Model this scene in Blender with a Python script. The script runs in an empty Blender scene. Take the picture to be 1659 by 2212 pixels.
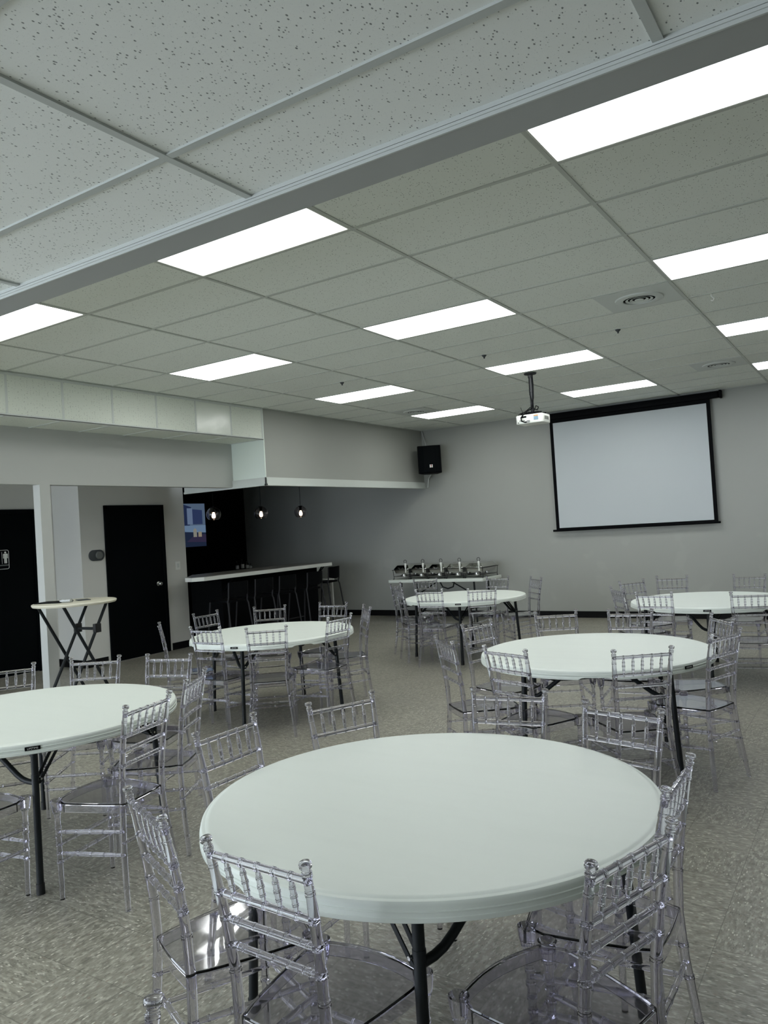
import bpy, bmesh, math, random
from mathutils import Vector, Matrix

S = bpy.context.scene
COL = S.collection
R = math.radians
random.seed(7)

# ------------------------------------------------------------------ camera, world, exposure
cam_d = bpy.data.cameras.new('camera')
cam = bpy.data.objects.new('camera', cam_d)
COL.objects.link(cam)
_yaw, _pit, _rol = 0.572692342, 0.021846004, -0.061778921
_f = Vector((-math.sin(_yaw) * math.cos(_pit), math.cos(_yaw) * math.cos(_pit), math.sin(_pit)))
_r0 = Vector((math.cos(_yaw), math.sin(_yaw), 0))
_u0 = _r0.cross(_f)
_r = math.cos(_rol) * _r0 + math.sin(_rol) * _u0
_u = -math.sin(_rol) * _r0 + math.cos(_rol) * _u0
cam.matrix_world = Matrix(((_r.x, _u.x, -_f.x, 2.4615), (_r.y, _u.y, -_f.y, -3.0645),
                           (_r.z, _u.z, -_f.z, 1.640), (0, 0, 0, 1)))
cam_d.sensor_fit = 'VERTICAL'
cam_d.sensor_height = 36.0
cam_d.lens = 1664.84 / 2212 * 36.0
cam_d.clip_start = 0.05
S.camera = cam

W = bpy.data.worlds.new('daylight')
S.world = W
W.use_nodes = True
bg = W.node_tree.nodes['Background']
bg.inputs[0].default_value = (0.80, 0.89, 1.0, 1)
bg.inputs[1].default_value = 10.2

LAMP = 9.7                     # brightness of the ceiling troffers
S.view_settings.view_transform = 'Standard'
S.view_settings.look = 'None'
S.view_settings.gamma = 1.0
S.view_settings.exposure = 0.0
S.view_settings.use_curve_mapping = False
cy = S.cycles
cy.use_denoising = True
cy.max_bounces = 16
cy.diffuse_bounces = 5
cy.glossy_bounces = 6
cy.transmission_bounces = 16
cy.transparent_max_bounces = 40
cy.sample_clamp_indirect = 4.0
cy.caustics_reflective = False
cy.blur_glossy = 0.5

H = 3.38            # main ceiling
HL = 2.68           # low ceiling near the camera
XL = -4.53          # left edge of the main ceiling
YB = 9.2            # back wall
XR = 6.2            # right wall
YF = -6.8           # front wall, behind the camera


def lin(c):
    c = c / 255.0
    return c / 12.92 if c <= 0.04045 else ((c + 0.055) / 1.055) ** 2.4


def rgb(r, g, b):
    return (lin(r), lin(g), lin(b), 1)


# ------------------------------------------------------------------ materials
def mat(name, color, rough=0.6, metal=0.0, spec=0.5, trans=0.0, ior=1.45, alpha=1.0):
    m = bpy.data.materials.new(name)
    m.use_nodes = True
    b = m.node_tree.nodes['Principled BSDF']
    b.inputs['Base Color'].default_value = color
    b.inputs['Roughness'].default_value = rough
    b.inputs['Metallic'].default_value = metal
    b.inputs['Specular IOR Level'].default_value = spec
    b.inputs['Transmission Weight'].default_value = trans
    b.inputs['IOR'].default_value = ior
    b.inputs['Alpha'].default_value = alpha
    return m


def emit(name, color, strength):
    m = bpy.data.materials.new(name)
    m.use_nodes = True
    nt = m.node_tree
    nt.nodes.clear()
    e = nt.nodes.new('ShaderNodeEmission')
    e.inputs[0].default_value = color
    e.inputs[1].default_value = strength
    o = nt.nodes.new('ShaderNodeOutputMaterial')
    nt.links.new(e.outputs[0], o.inputs[0])
    return m


def N(nt, kind, **kw):
    n = nt.nodes.new(kind)
    for k, v in kw.items():
        setattr(n, k, v)
    return n


def math_node(nt, op, a, b=None, c=None):
    n = nt.nodes.new('ShaderNodeMath')
    n.operation = op
    for i, v in enumerate((a, b, c)):
        if v is None:
            continue
        if isinstance(v, (int, float)):
            n.inputs[i].default_value = v
        else:
            nt.links.new(v, n.inputs[i])
    return n.outputs[0]


def mixc(nt, fac, a, b):
    n = nt.nodes.new('ShaderNodeMix')
    n.data_type = 'RGBA'
    for sock, v in ((n.inputs[0], fac), (n.inputs[6], a), (n.inputs[7], b)):
        if isinstance(v, (int, float)):
            sock.default_value = v
        elif isinstance(v, tuple):
            sock.default_value = v
        else:
            nt.links.new(v, sock)
    return n.outputs[2]


def ramp(nt, val, p0, p1):
    n = nt.nodes.new('ShaderNodeMapRange')
    n.clamp = True
    nt.links.new(val, n.inputs[0])
    n.inputs[1].default_value = p0
    n.inputs[2].default_value = p1
    return n.outputs[0]


def geo_pos(nt):
    return nt.nodes.new('ShaderNodeNewGeometry').outputs['Position']


def noise(nt, vec, scale, detail=3.0, rough=0.5):
    n = nt.nodes.new('ShaderNodeTexNoise')
    n.inputs['Scale'].default_value = scale
    n.inputs['Detail'].default_value = detail
    n.inputs['Roughness'].default_value = rough
    nt.links.new(vec, n.inputs['Vector'])
    return n.outputs[0]


def voronoi(nt, vec, scale, rnd=1.0):
    n = nt.nodes.new('ShaderNodeTexVoronoi')
    n.inputs['Scale'].default_value = scale
    n.inputs['Randomness'].default_value = rnd
    nt.links.new(vec, n.inputs['Vector'])
    return n


def bump(nt, bsdf, height, strength, dist=0.002):
    n = nt.nodes.new('ShaderNodeBump')
    n.inputs['Strength'].default_value = strength
    n.inputs['Distance'].default_value = dist
    nt.links.new(height, n.inputs['Height'])
    nt.links.new(n.outputs[0], bsdf.inputs['Normal'])


def paint(name, col, rough=0.55, mottle=0.05, patch=0.0, spec=0.4):
    m = mat(name, col, rough, spec=spec)
    nt = m.node_tree
    b = nt.nodes['Principled BSDF']
    p = geo_pos(nt)
    n1 = noise(nt, p, 1.3, 4)
    dark = tuple(c * (1 - mottle) for c in col[:3]) + (1,)
    lite = tuple(min(1, c * (1 + mottle)) for c in col[:3]) + (1,)
    c = mixc(nt, n1, dark, lite)
    if patch:
        n2 = noise(nt, p, 2.6, 2)
        f = math_node(nt, 'MULTIPLY', ramp(nt, n2, 0.60, 0.66), patch)
        z = nt.nodes.new('ShaderNodeSeparateXYZ')
        nt.links.new(p, z.inputs[0])
        f = math_node(nt, 'MULTIPLY', f, ramp(nt, z.outputs[2], 1.6, 1.2))
        c = mixc(nt, f, c, tuple(min(1, k * 1.5) for k in col[:3]) + (1,))
    nt.links.new(c, b.inputs['Base Color'])
    bump(nt, b, noise(nt, p, 160, 2), 0.08, 0.001)
    return m


def tile_ceiling(name, col, hole, big):
    """mineral-fibre tile: pin holes of two sizes, short worm marks"""
    m = mat(name, col, 0.85, spec=0.2)
    nt = m.node_tree
    b = nt.nodes['Principled BSDF']
    p = geo_pos(nt)
    mp = nt.nodes.new('ShaderNodeMapping')
    mp.inputs['Scale'].default_value = (1.0, 0.62, 1.0)
    mp.inputs['Rotation'].default_value = (0, 0, 0.5)
    nt.links.new(p, mp.inputs[0])
    v1 = voronoi(nt, mp.outputs[0], big)
    sep = nt.nodes.new('ShaderNodeSeparateColor')
    nt.links.new(v1.outputs['Color'], sep.inputs[0])
    size = math_node(nt, 'MULTIPLY_ADD', sep.outputs[0], 0.44, -0.11)
    h1 = ramp(nt, math_node(nt, 'SUBTRACT', size, v1.outputs['Distance']), -0.02, 0.06)
    v2 = voronoi(nt, p, big * 2.1)
    sep2 = nt.nodes.new('ShaderNodeSeparateColor')
    nt.links.new(v2.outputs['Color'], sep2.inputs[0])
    size2 = math_node(nt, 'MULTIPLY_ADD', sep2.outputs[1], 0.3, -0.06)
    h2 = math_node(nt, 'MULTIPLY', ramp(nt, math_node(nt, 'SUBTRACT', size2, v2.outputs['Distance']), -0.02, 0.08), 0.35)
    holes = math_node(nt, 'MINIMUM', math_node(nt, 'ADD', h1, h2), 1.0)
    n1 = noise(nt, p, 0.9, 3)
    base = mixc(nt, n1, tuple(c * 0.95 for c in col[:3]) + (1,), col)
    c = mixc(nt, holes, base, hole)
    nt.links.new(c, b.inputs['Base Color'])
    bump(nt, b, math_node(nt, 'MULTIPLY', holes, -1.0), 0.4, 0.002)
    return m


def vct_floor():
    m = mat('speckled_vinyl_tile', (0.2, 0.2, 0.17, 1), 0.3, spec=0.45)
    nt = m.node_tree
    b = nt.nodes['Principled BSDF']
    p = geo_pos(nt)
    # per tile tone and direction of the flecks
    sc = nt.nodes.new('ShaderNodeVectorMath')
    sc.operation = 'SCALE'
    sc.inputs['Scale'].default_value = 1 / 0.3048
    nt.links.new(p, sc.inputs[0])
    fl = nt.nodes.new('ShaderNodeVectorMath')
    fl.operation = 'FLOOR'
    nt.links.new(sc.outputs[0], fl.inputs[0])
    wn = nt.nodes.new('ShaderNodeTexWhiteNoise')
    nt.links.new(fl.outputs[0], wn.inputs['Vector'])
    xyz = nt.nodes.new('ShaderNodeSeparateXYZ')
    nt.links.new(sc.outputs[0], xyz.inputs[0])
    seams = []
    for i in (0, 1):
        fr = math_node(nt, 'FRACT', xyz.outputs[i])
        d = math_node(nt, 'MINIMUM', fr, math_node(nt, 'SUBTRACT', 1.0, fr))
        seams.append(d)
    seam = ramp(nt, math_node(nt, 'MINIMUM', seams[0], seams[1]), 0.008, 0.003)
    st = nt.nodes.new('ShaderNodeMapping')
    st.inputs['Scale'].default_value = (1.0, 0.4, 1.0)
    nt.links.new(p, st.inputs[0])
    st2 = nt.nodes.new('ShaderNodeMapping')
    st2.inputs['Scale'].default_value = (0.4, 1.0, 1.0)
    nt.links.new(p, st2.inputs[0])
    pick = nt.nodes.new('ShaderNodeMix')
    pick.data_type = 'VECTOR'
    nt.links.new(math_node(nt, 'GREATER_THAN', wn.outputs[0], 0.5), pick.inputs[0])
    nt.links.new(st.outputs[0], pick.inputs[4])
    nt.links.new(st2.outputs[0], pick.inputs[5])
    vec = pick.outputs[1]
    v1 = voronoi(nt, vec, 120)
    s1 = nt.nodes.new('ShaderNodeSeparateColor')
    nt.links.new(v1.outputs['Color'], s1.inputs[0])
    base = mixc(nt, wn.outputs[0], rgb(134, 131, 118), rgb(143, 140, 126))
    base = mixc(nt, noise(nt, p, 0.8, 3), base, rgb(130, 128, 117))
    base = mixc(nt, ramp(nt, noise(nt, vec, 38, 3, 0.65), 0.42, 0.70), base, rgb(102, 100, 90))
    base = mixc(nt, ramp(nt, noise(nt, vec, 55, 3, 0.65), 0.48, 0.70), base, rgb(172, 169, 156))
    near = ramp(nt, v1.outputs['Distance'], 0.46, 0.22)
    c = mixc(nt, math_node(nt, 'MULTIPLY', near, math_node(nt, 'GREATER_THAN', s1.outputs[0], 0.87)), base, rgb(198, 195, 182))
    c = mixc(nt, math_node(nt, 'MULTIPLY', near, math_node(nt, 'LESS_THAN', s1.outputs[0], 0.14)), c, rgb(98, 96, 86))
    c = mixc(nt, math_node(nt, 'MULTIPLY', near, math_node(nt, 'GREATER_THAN', s1.outputs[1], 0.94)), c, rgb(124, 112, 99))
    c = mixc(nt, math_node(nt, 'MULTIPLY', seam, 0.55), c, rgb(66, 64, 56))
    nt.links.new(c, b.inputs['Base Color'])
    r = nt.nodes.new('ShaderNodeMapRange')
    nt.links.new(noise(nt, p, 2.5, 4), r.inputs[0])
    r.inputs[3].default_value = 0.24
    r.inputs[4].default_value = 0.42
    nt.links.new(r.outputs[0], b.inputs['Roughness'])
    bump(nt, b, math_node(nt, 'ADD', math_node(nt, 'MULTIPLY', seam, -1.0), math_node(nt, 'MULTIPLY', noise(nt, p, 40, 2), 0.3)), 0.05, 0.001)
    return m


def plastic_table():
    m = mat('white_table_plastic', rgb(222, 226, 220), 0.42, spec=0.4)
    nt = m.node_tree
    b = nt.nodes['Principled BSDF']
    p = geo_pos(nt)
    st = nt.nodes.new('ShaderNodeMapping')
    st.inputs['Scale'].default_value = (0.6, 5.0, 1.0)
    st.inputs['Rotation'].default_value = (0, 0, 0.7)
    nt.links.new(p, st.inputs[0])
    c = mixc(nt, ramp(nt, noise(nt, st.outputs[0], 3.5, 6), 0.45, 0.75), rgb(216, 222, 215), rgb(214, 220, 213))
    nt.links.new(c, b.inputs['Base Color'])
    bump(nt, b, noise(nt, p, 420, 2), 0.18, 0.0006)
    return m


def clear_resin():
    m = bpy.data.materials.new('clear_violet_resin')
    m.use_nodes = True
    nt = m.node_tree
    b = nt.nodes['Principled BSDF']
    b.inputs['Base Color'].default_value = (0.815, 0.803, 0.88, 1)
    b.inputs['Roughness'].default_value = 0.03
    b.inputs['IOR'].default_value = 1.43
    b.inputs['Transmission Weight'].default_value = 1.0
    return m


def lens_mat(name, col):
    """acrylic troffer lens glowing over its two tubes"""
    m = bpy.data.materials.new(name)
    m.use_nodes = True
    nt = m.node_tree
    nt.nodes.clear()
    tc = nt.nodes.new('ShaderNodeTexCoord')
    x = nt.nodes.new('ShaderNodeSeparateXYZ')
    nt.links.new(tc.outputs['Object'], x.inputs[0])
    d = math_node(nt, 'ABSOLUTE', x.outputs[1])
    g = ramp(nt, d, 0.30, 0.02)
    s = math_node(nt, 'MULTIPLY', math_node(nt, 'MULTIPLY_ADD', g, 0.5, 0.75), LAMP)
    e = nt.nodes.new('ShaderNodeEmission')
    e.inputs[0].default_value = col
    nt.links.new(s, e.inputs[1])
    o = nt.nodes.new('ShaderNodeOutputMaterial')
    nt.links.new(e.outputs[0], o.inputs[0])
    return m


M = {}
M['wall'] = paint('grey_wall_paint', rgb(160, 162, 156), 0.5, 0.03, patch=0.09)
M['wall_light'] = paint('pale_grey_wall_paint', rgb(180, 182, 178), 0.5, 0.03)
M['recess'] = paint('recess_paint_lightened', rgb(200, 200, 194), 0.5, 0.03)  # header paint with a lighter colour, standing in for light in the recess
M['beam'] = paint('grey_beam_paint', rgb(158, 160, 158), 0.5, 0.03)
M['trim'] = paint('off_white_trim_paint', rgb(205, 210, 205), 0.35, 0.03)
M['white'] = paint('white_wall_paint', rgb(228, 238, 230), 0.4, 0.03)
M['black_wall'] = paint('black_wall_paint', rgb(4, 5, 7), 0.8, 0.05, spec=0.1)
M['black_door'] = mat('black_door_paint', rgb(3, 6, 8), 0.6, spec=0.06)
M['black'] = mat('black_plastic', rgb(4, 5, 7), 0.6, spec=0.08)
M['baseboard'] = mat('black_rubber_base', rgb(7, 7, 8), 0.6, spec=0.2)
M['tile'] = tile_ceiling('ceiling_tile', rgb(236, 240, 234), rgb(158, 161, 156), 105)
M['tile_low'] = tile_ceiling('low_ceiling_tile', rgb(236, 239, 236), rgb(128, 131, 130), 135)
M['tile_soffit'] = tile_ceiling('soffit_tile', rgb(226, 231, 221), rgb(168, 172, 164), 105)
M['grid'] = mat('painted_grid_steel', rgb(190, 194, 188), 0.45)
M['grid_low'] = mat('low_grid_steel', rgb(205, 210, 206), 0.45)
M['grid_near'] = mat('near_grid_steel', rgb(186, 190, 187), 0.6, spec=0.2)
M['floor'] = vct_floor()
M['table'] = plastic_table()
M['leg'] = mat('charcoal_tube', rgb(25, 29, 31), 0.45, spec=0.3)
M['rubber'] = mat('black_rubber', rgb(16, 17, 18), 0.6)
M['resin'] = clear_resin()
M['steel'] = mat('brushed_steel', rgb(190, 190, 186), 0.28, 1.0)
M['chrome'] = mat('polished_steel', rgb(205, 205, 200), 0.12, 1.0)
M['dark_steel'] = mat('dark_wire', rgb(34, 34, 37), 0.5, spec=0.3)
M['white_plastic'] = mat('white_plastic', rgb(226, 228, 222), 0.4)
M['counter'] = mat('white_counter_edge', rgb(212, 214, 208), 0.35)
M['counter_top'] = mat('grey_counter_top', rgb(120, 118, 110), 0.3)
M['screen'] = mat('screen_fabric', rgb(190, 196, 199), 0.8, spec=0.2)
M['dark_grey'] = mat('dark_grey_plastic', rgb(58, 62, 64), 0.5)
M['mid_grey'] = mat('mid_grey_disc', rgb(92, 95, 92), 0.5)
M['lamp_warm'] = emit('warm_bulb', (1.0, 0.74, 0.5, 1), 9)
M['lens'] = lens_mat('lens_neutral', (0.97, 1.0, 0.97, 1))
M['lens_cool'] = lens_mat('lens_cool', (0.90, 0.94, 1.0, 1))
M['smoke'] = mat('smoked_glass', (0.74, 0.70, 0.71, 1), 0.02, trans=1.0, ior=1.4)
M['clear'] = mat('clear_acrylic', (0.95, 0.96, 0.96, 1), 0.05, trans=1.0)
M['red'] = mat('red_print', rgb(150, 40, 50), 0.5)
M['orange'] = mat('orange_print', rgb(196, 150, 110), 0.5)
M['blue'] = mat('blue_print', rgb(120, 150, 170), 0.5)
M['plate_text'] = mat('silver_print', rgb(190, 192, 190), 0.4)
M['vent_shade'] = mat('vent_shade_black', rgb(14, 14, 13), 0.9, spec=0.1)
M['pole'] = mat('dark_pole_paint', rgb(34, 36, 38), 0.5, spec=0.3)
M['gloss_panel'] = mat('glossy_white_panel', rgb(226, 231, 222), 0.22, spec=0.7)
_nt = M['gloss_panel'].node_tree
bump(_nt, _nt.nodes['Principled BSDF'], noise(_nt, geo_pos(_nt), 7, 2), 0.5, 0.01)


# ------------------------------------------------------------------ geometry helpers
class MB:
    def __init__(self):
        self.v, self.f = [], []

    def add(self, vs, fs):
        o = len(self.v)
        self.v += [tuple(p) for p in vs]
        self.f += [tuple(i + o for i in q) for q in fs]
        return self

    def box(self, x0, x1, y0, y1, z0, z1):
        vs = [(x0, y0, z0), (x1, y0, z0), (x1, y1, z0), (x0, y1, z0), (x0, y0, z1), (x1, y0, z1), (x1, y1, z1), (x0, y1, z1)]
        return self.add(vs, [(0, 3, 2, 1), (4, 5, 6, 7), (0, 1, 5, 4), (1, 2, 6, 5), (2, 3, 7, 6), (3, 0, 4, 7)])

    def prism(self, pts, z0, z1):
        n = len(pts)
        vs = [(x, y, z0) for x, y in pts] + [(x, y, z1) for x, y in pts]
        fs = [tuple(reversed(range(n))), tuple(range(n, 2 * n))]
        fs += [(i, (i + 1) % n, n + (i + 1) % n, n + i) for i in range(n)]
        return self.add(vs, fs)

    def tube(self, pts, rad, seg=12, cap=True):
        P = [Vector(p) for p in pts]
        n = len(P)
        if isinstance(rad, (int, float)):
            rad = [rad] * n
        t = (P[1] - P[0]).normalized()
        a = Vector((0, 0, 1)) if abs(t.z) < 0.9 else Vector((1, 0, 0))
        u = t.cross(a).normalized()
        vs, fs = [], []
        for i in range(n):
            if i == 0:
                t = P[1] - P[0]
            elif i == n - 1:
                t = P[-1] - P[-2]
            else:
                t = (P[i + 1] - P[i]).normalized() + (P[i] - P[i - 1]).normalized()
            if t.length < 1e-9:
                t = Vector((0, 0, 1))
            t.normalize()
            u = (u - t * u.dot(t)).normalized()
            w = t.cross(u)
            for k in range(seg):
                an = 2 * math.pi * k / seg
                vs.append(P[i] + (u * math.cos(an) + w * math.sin(an)) * rad[i])
        for i in range(n - 1):
            for k in range(seg):
                k2 = (k + 1) % seg
                fs.append((i * seg + k, i * seg + k2, (i + 1) * seg + k2, (i + 1) * seg + k))
        if cap:
            fs.append(tuple(reversed(range(seg))))
            fs.append(tuple(range((n - 1) * seg, n * seg)))
        return self.add(vs, fs)

    def lathe(self, prof, seg=24, c=(0, 0, 0), closed=False):
        """prof: list of (r, z); r = 0 at the ends closes the shape"""
        vs, fs, rows = [], [], []
        for r, z in prof:
            if r < 1e-6:
                rows.append([len(vs)])
                vs.append((c[0], c[1], c[2] + z))
            else:
                rows.append(list(range(len(vs), len(vs) + seg)))
                vs += [(c[0] + r * math.cos(2 * math.pi * k / seg), c[1] + r * math.sin(2 * math.pi * k / seg), c[2] + z) for k in range(seg)]
        pairs = list(zip(rows, rows[1:]))
        if closed:
            pairs.append((rows[-1], rows[0]))
        for A, B in pairs:
            for k in range(seg):
                k2 = (k + 1) % seg
                if len(A) == 1 and len(B) == 1:
                    continue
                if len(A) == 1:
                    fs.append((A[0], B[k2], B[k]))
                elif len(B) == 1:
                    fs.append((A[k], A[k2], B[0]))
                else:
                    fs.append((A[k], A[k2], B[k2], B[k]))
        return self.add(vs, fs)

    def xf(self, m):
        self.v = [tuple(m @ Vector(p)) for p in self.v]
        return self

    def build(self, name, m, parent=None, smooth=None, bevel=0.0, loc=None):
        me = bpy.data.meshes.new(name)
        me.from_pydata(self.v, [], self.f)
        bm = bmesh.new()
        bm.from_mesh(me)
        bmesh.ops.recalc_face_normals(bm, faces=bm.faces)
        if bevel:
            ed = [e for e in bm.edges if len(e.link_faces) == 2 and e.calc_face_angle(0) > 0.6]
            bmesh.ops.bevel(bm, geom=ed, offset=bevel, segments=2, affect='EDGES', profile=0.6)
        bm.to_mesh(me)
        bm.free()
        if smooth is not None:
            me.polygons.foreach_set('use_smooth', [True] * len(me.polygons))
            if smooth < 3.1:
                me.set_sharp_from_angle(angle=smooth)
        me.materials.append(m)
        o = bpy.data.objects.new(name, me)
        COL.objects.link(o)
        if parent:
            o.parent = parent
        if loc:
            o.location = loc
        return o


SM = R(35)


def box(name, m, x0, x1, y0, y1, z0, z1, parent=None, bevel=0.0):
    return MB().box(x0, x1, y0, y1, z0, z1).build(name, m, parent, None, bevel)


def structure(o):
    o['kind'] = 'structure'
    return o


def tag(o, label, cat, group=None):
    o['label'] = label
    o['category'] = cat
    if group:
        o['group'] = group
    return o


def thing(name, label, cat, loc=(0, 0, 0), rz=0.0, group=None):
    o = bpy.data.objects.new(name, None)
    COL.objects.link(o)
    o.location = loc
    o.rotation_euler = (0, 0, rz)
    return tag(o, label, cat, group)


def copy_tree(o, parent=None):
    c = o.copy()
    COL.objects.link(c)
    if parent:
        c.parent = parent
    for ch in list(o.children):
        copy_tree(ch, c)
    return c


def text_mesh(name, s, size, m, parent, mw, ext=0.0006):
    cu = bpy.data.curves.new(name, 'FONT')
    cu.body = s
    cu.size = size
    cu.align_x = 'CENTER'
    cu.align_y = 'CENTER'
    cu.extrude = ext
    tmp = bpy.data.objects.new(name + '_tmp', cu)
    COL.objects.link(tmp)
    dg = bpy.context.evaluated_depsgraph_get()
    me = bpy.data.meshes.new_from_object(tmp.evaluated_get(dg))
    bpy.data.objects.remove(tmp)
    me.name = name
    me.materials.clear()
    me.materials.append(m)
    o = bpy.data.objects.new(name, me)
    COL.objects.link(o)
    o.parent = parent
    o.matrix_local = mw
    return o


# ------------------------------------------------------------------ setting
def portal(loc, rot, sx, sy):
    ld = bpy.data.lights.new('window_portal', 'AREA')
    ld.shape = 'RECTANGLE'
    ld.size, ld.size_y = sx, sy
    ld.cycles.is_portal = True
    lo = bpy.data.objects.new('window_portal', ld)
    COL.objects.link(lo)
    lo.location = loc
    lo.rotation_euler = rot


structure(box('floor', M['floor'], -9.4, XR + 0.1, YF - 0.1, YB + 0.15, -0.1, 0.0))
structure(box('ceiling', M['tile'], XL - 0.05, XR + 0.1, -1.2, YB + 0.1, H + 0.006, H + 0.1))
structure(box('ceiling_near', M['tile_low'], -5.4, XR + 0.1, YF - 0.1, -1.285, HL + 0.007, HL + 0.1))
structure(box('wall_back', M['wall'], -9.2, XR + 0.1, YB, YB + 0.15, 0, H + 0.1))
structure(box('wall_right', M['wall_light'], XR, XR + 0.15, YF, YB, 0, H + 0.1))

T = 0.6096
g = MB()
k = -3
while k * 2 * T < XR:
    x = k * 2 * T
    g.box(x - 0.012, x + 0.012, -1.155, YB, H, H + 0.006)
    k += 1
j = -1
while j * T < YB:
    g.box(XL, XR, j * T - 0.012, j * T + 0.012, H + 0.0005, H + 0.006)
    j += 1
g.box(XL, XL + 0.02, -1.155, YB, H, H + 0.006).box(XL, XR, YB - 0.02, YB, H, H + 0.006)
structure(g.build('trim_1', M['grid']))
g = MB()
x = 0.893 - 6 * 2 * T
while x < XR:
    if x > -5.3:
        g.box(x - 0.012, x + 0.012, YF, -1.285, HL, HL + 0.007)
    x += 2 * T
y = -1.612
while y > YF:
    g.box(-5.3, XR, y - 0.012, y + 0.012, HL + 0.0005, HL + 0.007)
    y -= T
structure(g.build('trim_2', M['grid_near']))

# drop beam between the low and the high ceiling
structure(box('beam', M['beam'], -5.3, XR, -1.279, -1.155, 2.656, H + 0.05))
e = MB()
e.box(-5.3, XR, -1.2885, -1.2795, 2.664, 2.672).box(-5.3, XR, -1.287, -1.279, 2.6745, 2.690)
structure(e.build('trim_3', M['grid_near']))
structure(box('trim_4', M['grid_near'], -5.3, XR, -1.2855, -1.2795, 2.6545, 2.664))

# left side: tiled soffit, header wall, column
structure(MB().box(-5.13, XL, -1.15, 4.87, 2.957, H).build('ceiling_soffit', M['tile_soffit']))
g = MB()
for k in range(0, 10):
    yy = 4.87 - k * 0.6096
    a = 0.012
    g.box(XL - 0.001, XL + 0.004, yy - 2 * a if k == 0 else yy - a, yy if k == 0 else yy + a, 2.95, H)
    g.box(-5.13, XL, yy - 2 * a if k == 0 else yy - a, yy if k == 0 else yy + a, 2.951, 2.957)
g.box(XL - 0.001, XL + 0.006, -1.15, 4.87, 2.95, 2.972).box(XL - 0.02, XL + 0.006, -1.15, 4.87, 2.948, 2.957)
g.box(XL - 0.001, XL + 0.006, -1.15, 4.87, H - 0.03, H - 0.004)
structure(g.build('trim_5', M['grid_low']))
structure(box('trim_7', M['gloss_panel'], XL, XL + 0.002, 3.663, 4.248, 2.973, H - 0.032))
structure(box('wall_left', M['wall_light'], -5.25, -5.13, -3.0, 4.87, 2.345, H))
structure(box('column', M['wall_light'], -5.25, -5.13, 1.905, 2.03, 0, 2.345))
wl = MB()
wl.box(-5.4, -5.25, YF, -2.0, 0, 0.3).box(-5.4, -5.25, YF, -2.0, 2.5, H).box(-5.4, -5.25, YF, -6.3, 0.3, 2.5).box(-5.4, -5.25, -2.4, -2.0, 0.3, 2.5).box(-5.4, -5.25, -4.4, -4.3, 0.3, 2.5)
structure(wl.build('wall_left_near', M['wall_light']))
for i, (a, c) in enumerate(((-6.3, -4.4), (-4.3, -2.4))):  # unseen windows, added to let more light onto the left foreground
    fr = MB()
    for (p, q, s_, t_) in ((a, a + .05, .3, 2.5), (c - .05, c, .3, 2.5), (a, c, .3, .35), (a, c, 2.45, 2.5)):
        fr.box(-5.36, -5.30, p, q, s_, t_)
    structure(fr.build('window_%d' % (i + 5), M['dark_grey']))
    portal((-5.27, (a + c) / 2, 1.4), (0, R(-90), 0), 2.2, c - a)
# bar bulkhead
structure(box('wall_bulkhead', M['wall'], XL - 0.15, XL, 4.886, YB, 2.335, H + 0.02))
structure(box('wall_bulkhead_end', M['white'], -6.1, XL, 4.87, 4.886, 2.335, H))
b = MB()
b.box(XL, XL + 0.018, 4.852, YB, 2.335, 2.44).box(-6.1, XL + 0.018, 4.852, 4.87, 2.335, 2.44)
b.box(XL, XL + 0.032, 4.838, YB, 2.325, 2.352).box(-6.1, XL + 0.032, 4.838, 4.87, 2.325, 2.352)
structure(b.build('trim_6', M['trim'], bevel=0.002))
structure(box('ceiling_bar', M['black_wall'], -9.2, XL - 0.15, 4.95, YB, 3.0, 3.1))
# recess with the two black doors
structure(box('ceiling_recess', M['recess'], -7.6, -5.25, -3.0, 5.0, 2.62, 2.72))
structure(box('wall_restroom', M['recess'], -7.45, -7.3, -3.0, 3.5, 0, 2.7))
structure(box('wall_jog', M['recess'], -7.45, -6.7, 3.5, 3.6, 0, 2.7))
structure(box('wall_door', M['recess'], -6.82, -6.7, 3.6, 5.37, 0, 3.1))
structure(box('wall_bar_near', M['black_wall'], -9.2, -6.82, 5.25, 5.37, 0, 3.1))
structure(box('wall_bar', M['black_wall'], -9.15, -9.0, 5.37, YB, 0, 3.1))
bb = MB()
bb.box(-9.0, XR, YB - 0.012, YB, 0, 0.105)
structure(bb.build('baseboard_back', M['baseboard']))
bb = MB()
bb.box(-6.7, -6.688, 3.488, 3.84, 0, 0.105).box(-6.7, -6.688, 5.0, 5.37, 0, 0.105)
bb.box(-7.3, -6.688, 3.488, 3.5, 0, 0.105).box(-7.3, -7.288, -3.0, 2.25, 0, 0.105).box(-7.3, -7.288, 3.25, 3.49, 0, 0.105)
structure(bb.build('baseboard_left', M['baseboard']))

# front wall behind the camera with shop windows
wf = MB()
wf.box(-5.4, XR, YF - 0.12, YF, 0, 0.45).box(-5.4, XR, YF - 0.12, YF, 2.45, 3.4)
wins = [(-4.8, -2.6), (-2.3, -0.1)]
edges = [-5.4] + [v for w in wins for v in w] + [XR]
for i in range(0, len(edges), 2):
    wf.box(edges[i], edges[i + 1], YF - 0.12, YF, 0.45, 2.45)
structure(wf.build('wall_front', M['wall_light']))
for i, (a, c) in enumerate(wins):
    fr = MB()
    for (p, q, s, t) in ((a, a + .05, .45, 2.45), (c - .05, c, .45, 2.45), (a, c, .45, .5), (a, c, 2.4, 2.45)):
        fr.box(p, q, YF - 0.09, YF - 0.03, s, t)
    structure(fr.build('window_%d' % (i + 1), M['dark_grey']))
    portal(((a + c) / 2, YF - 0.02, 1.45), (R(90), 0, 0), c - a, 2.0)


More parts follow.
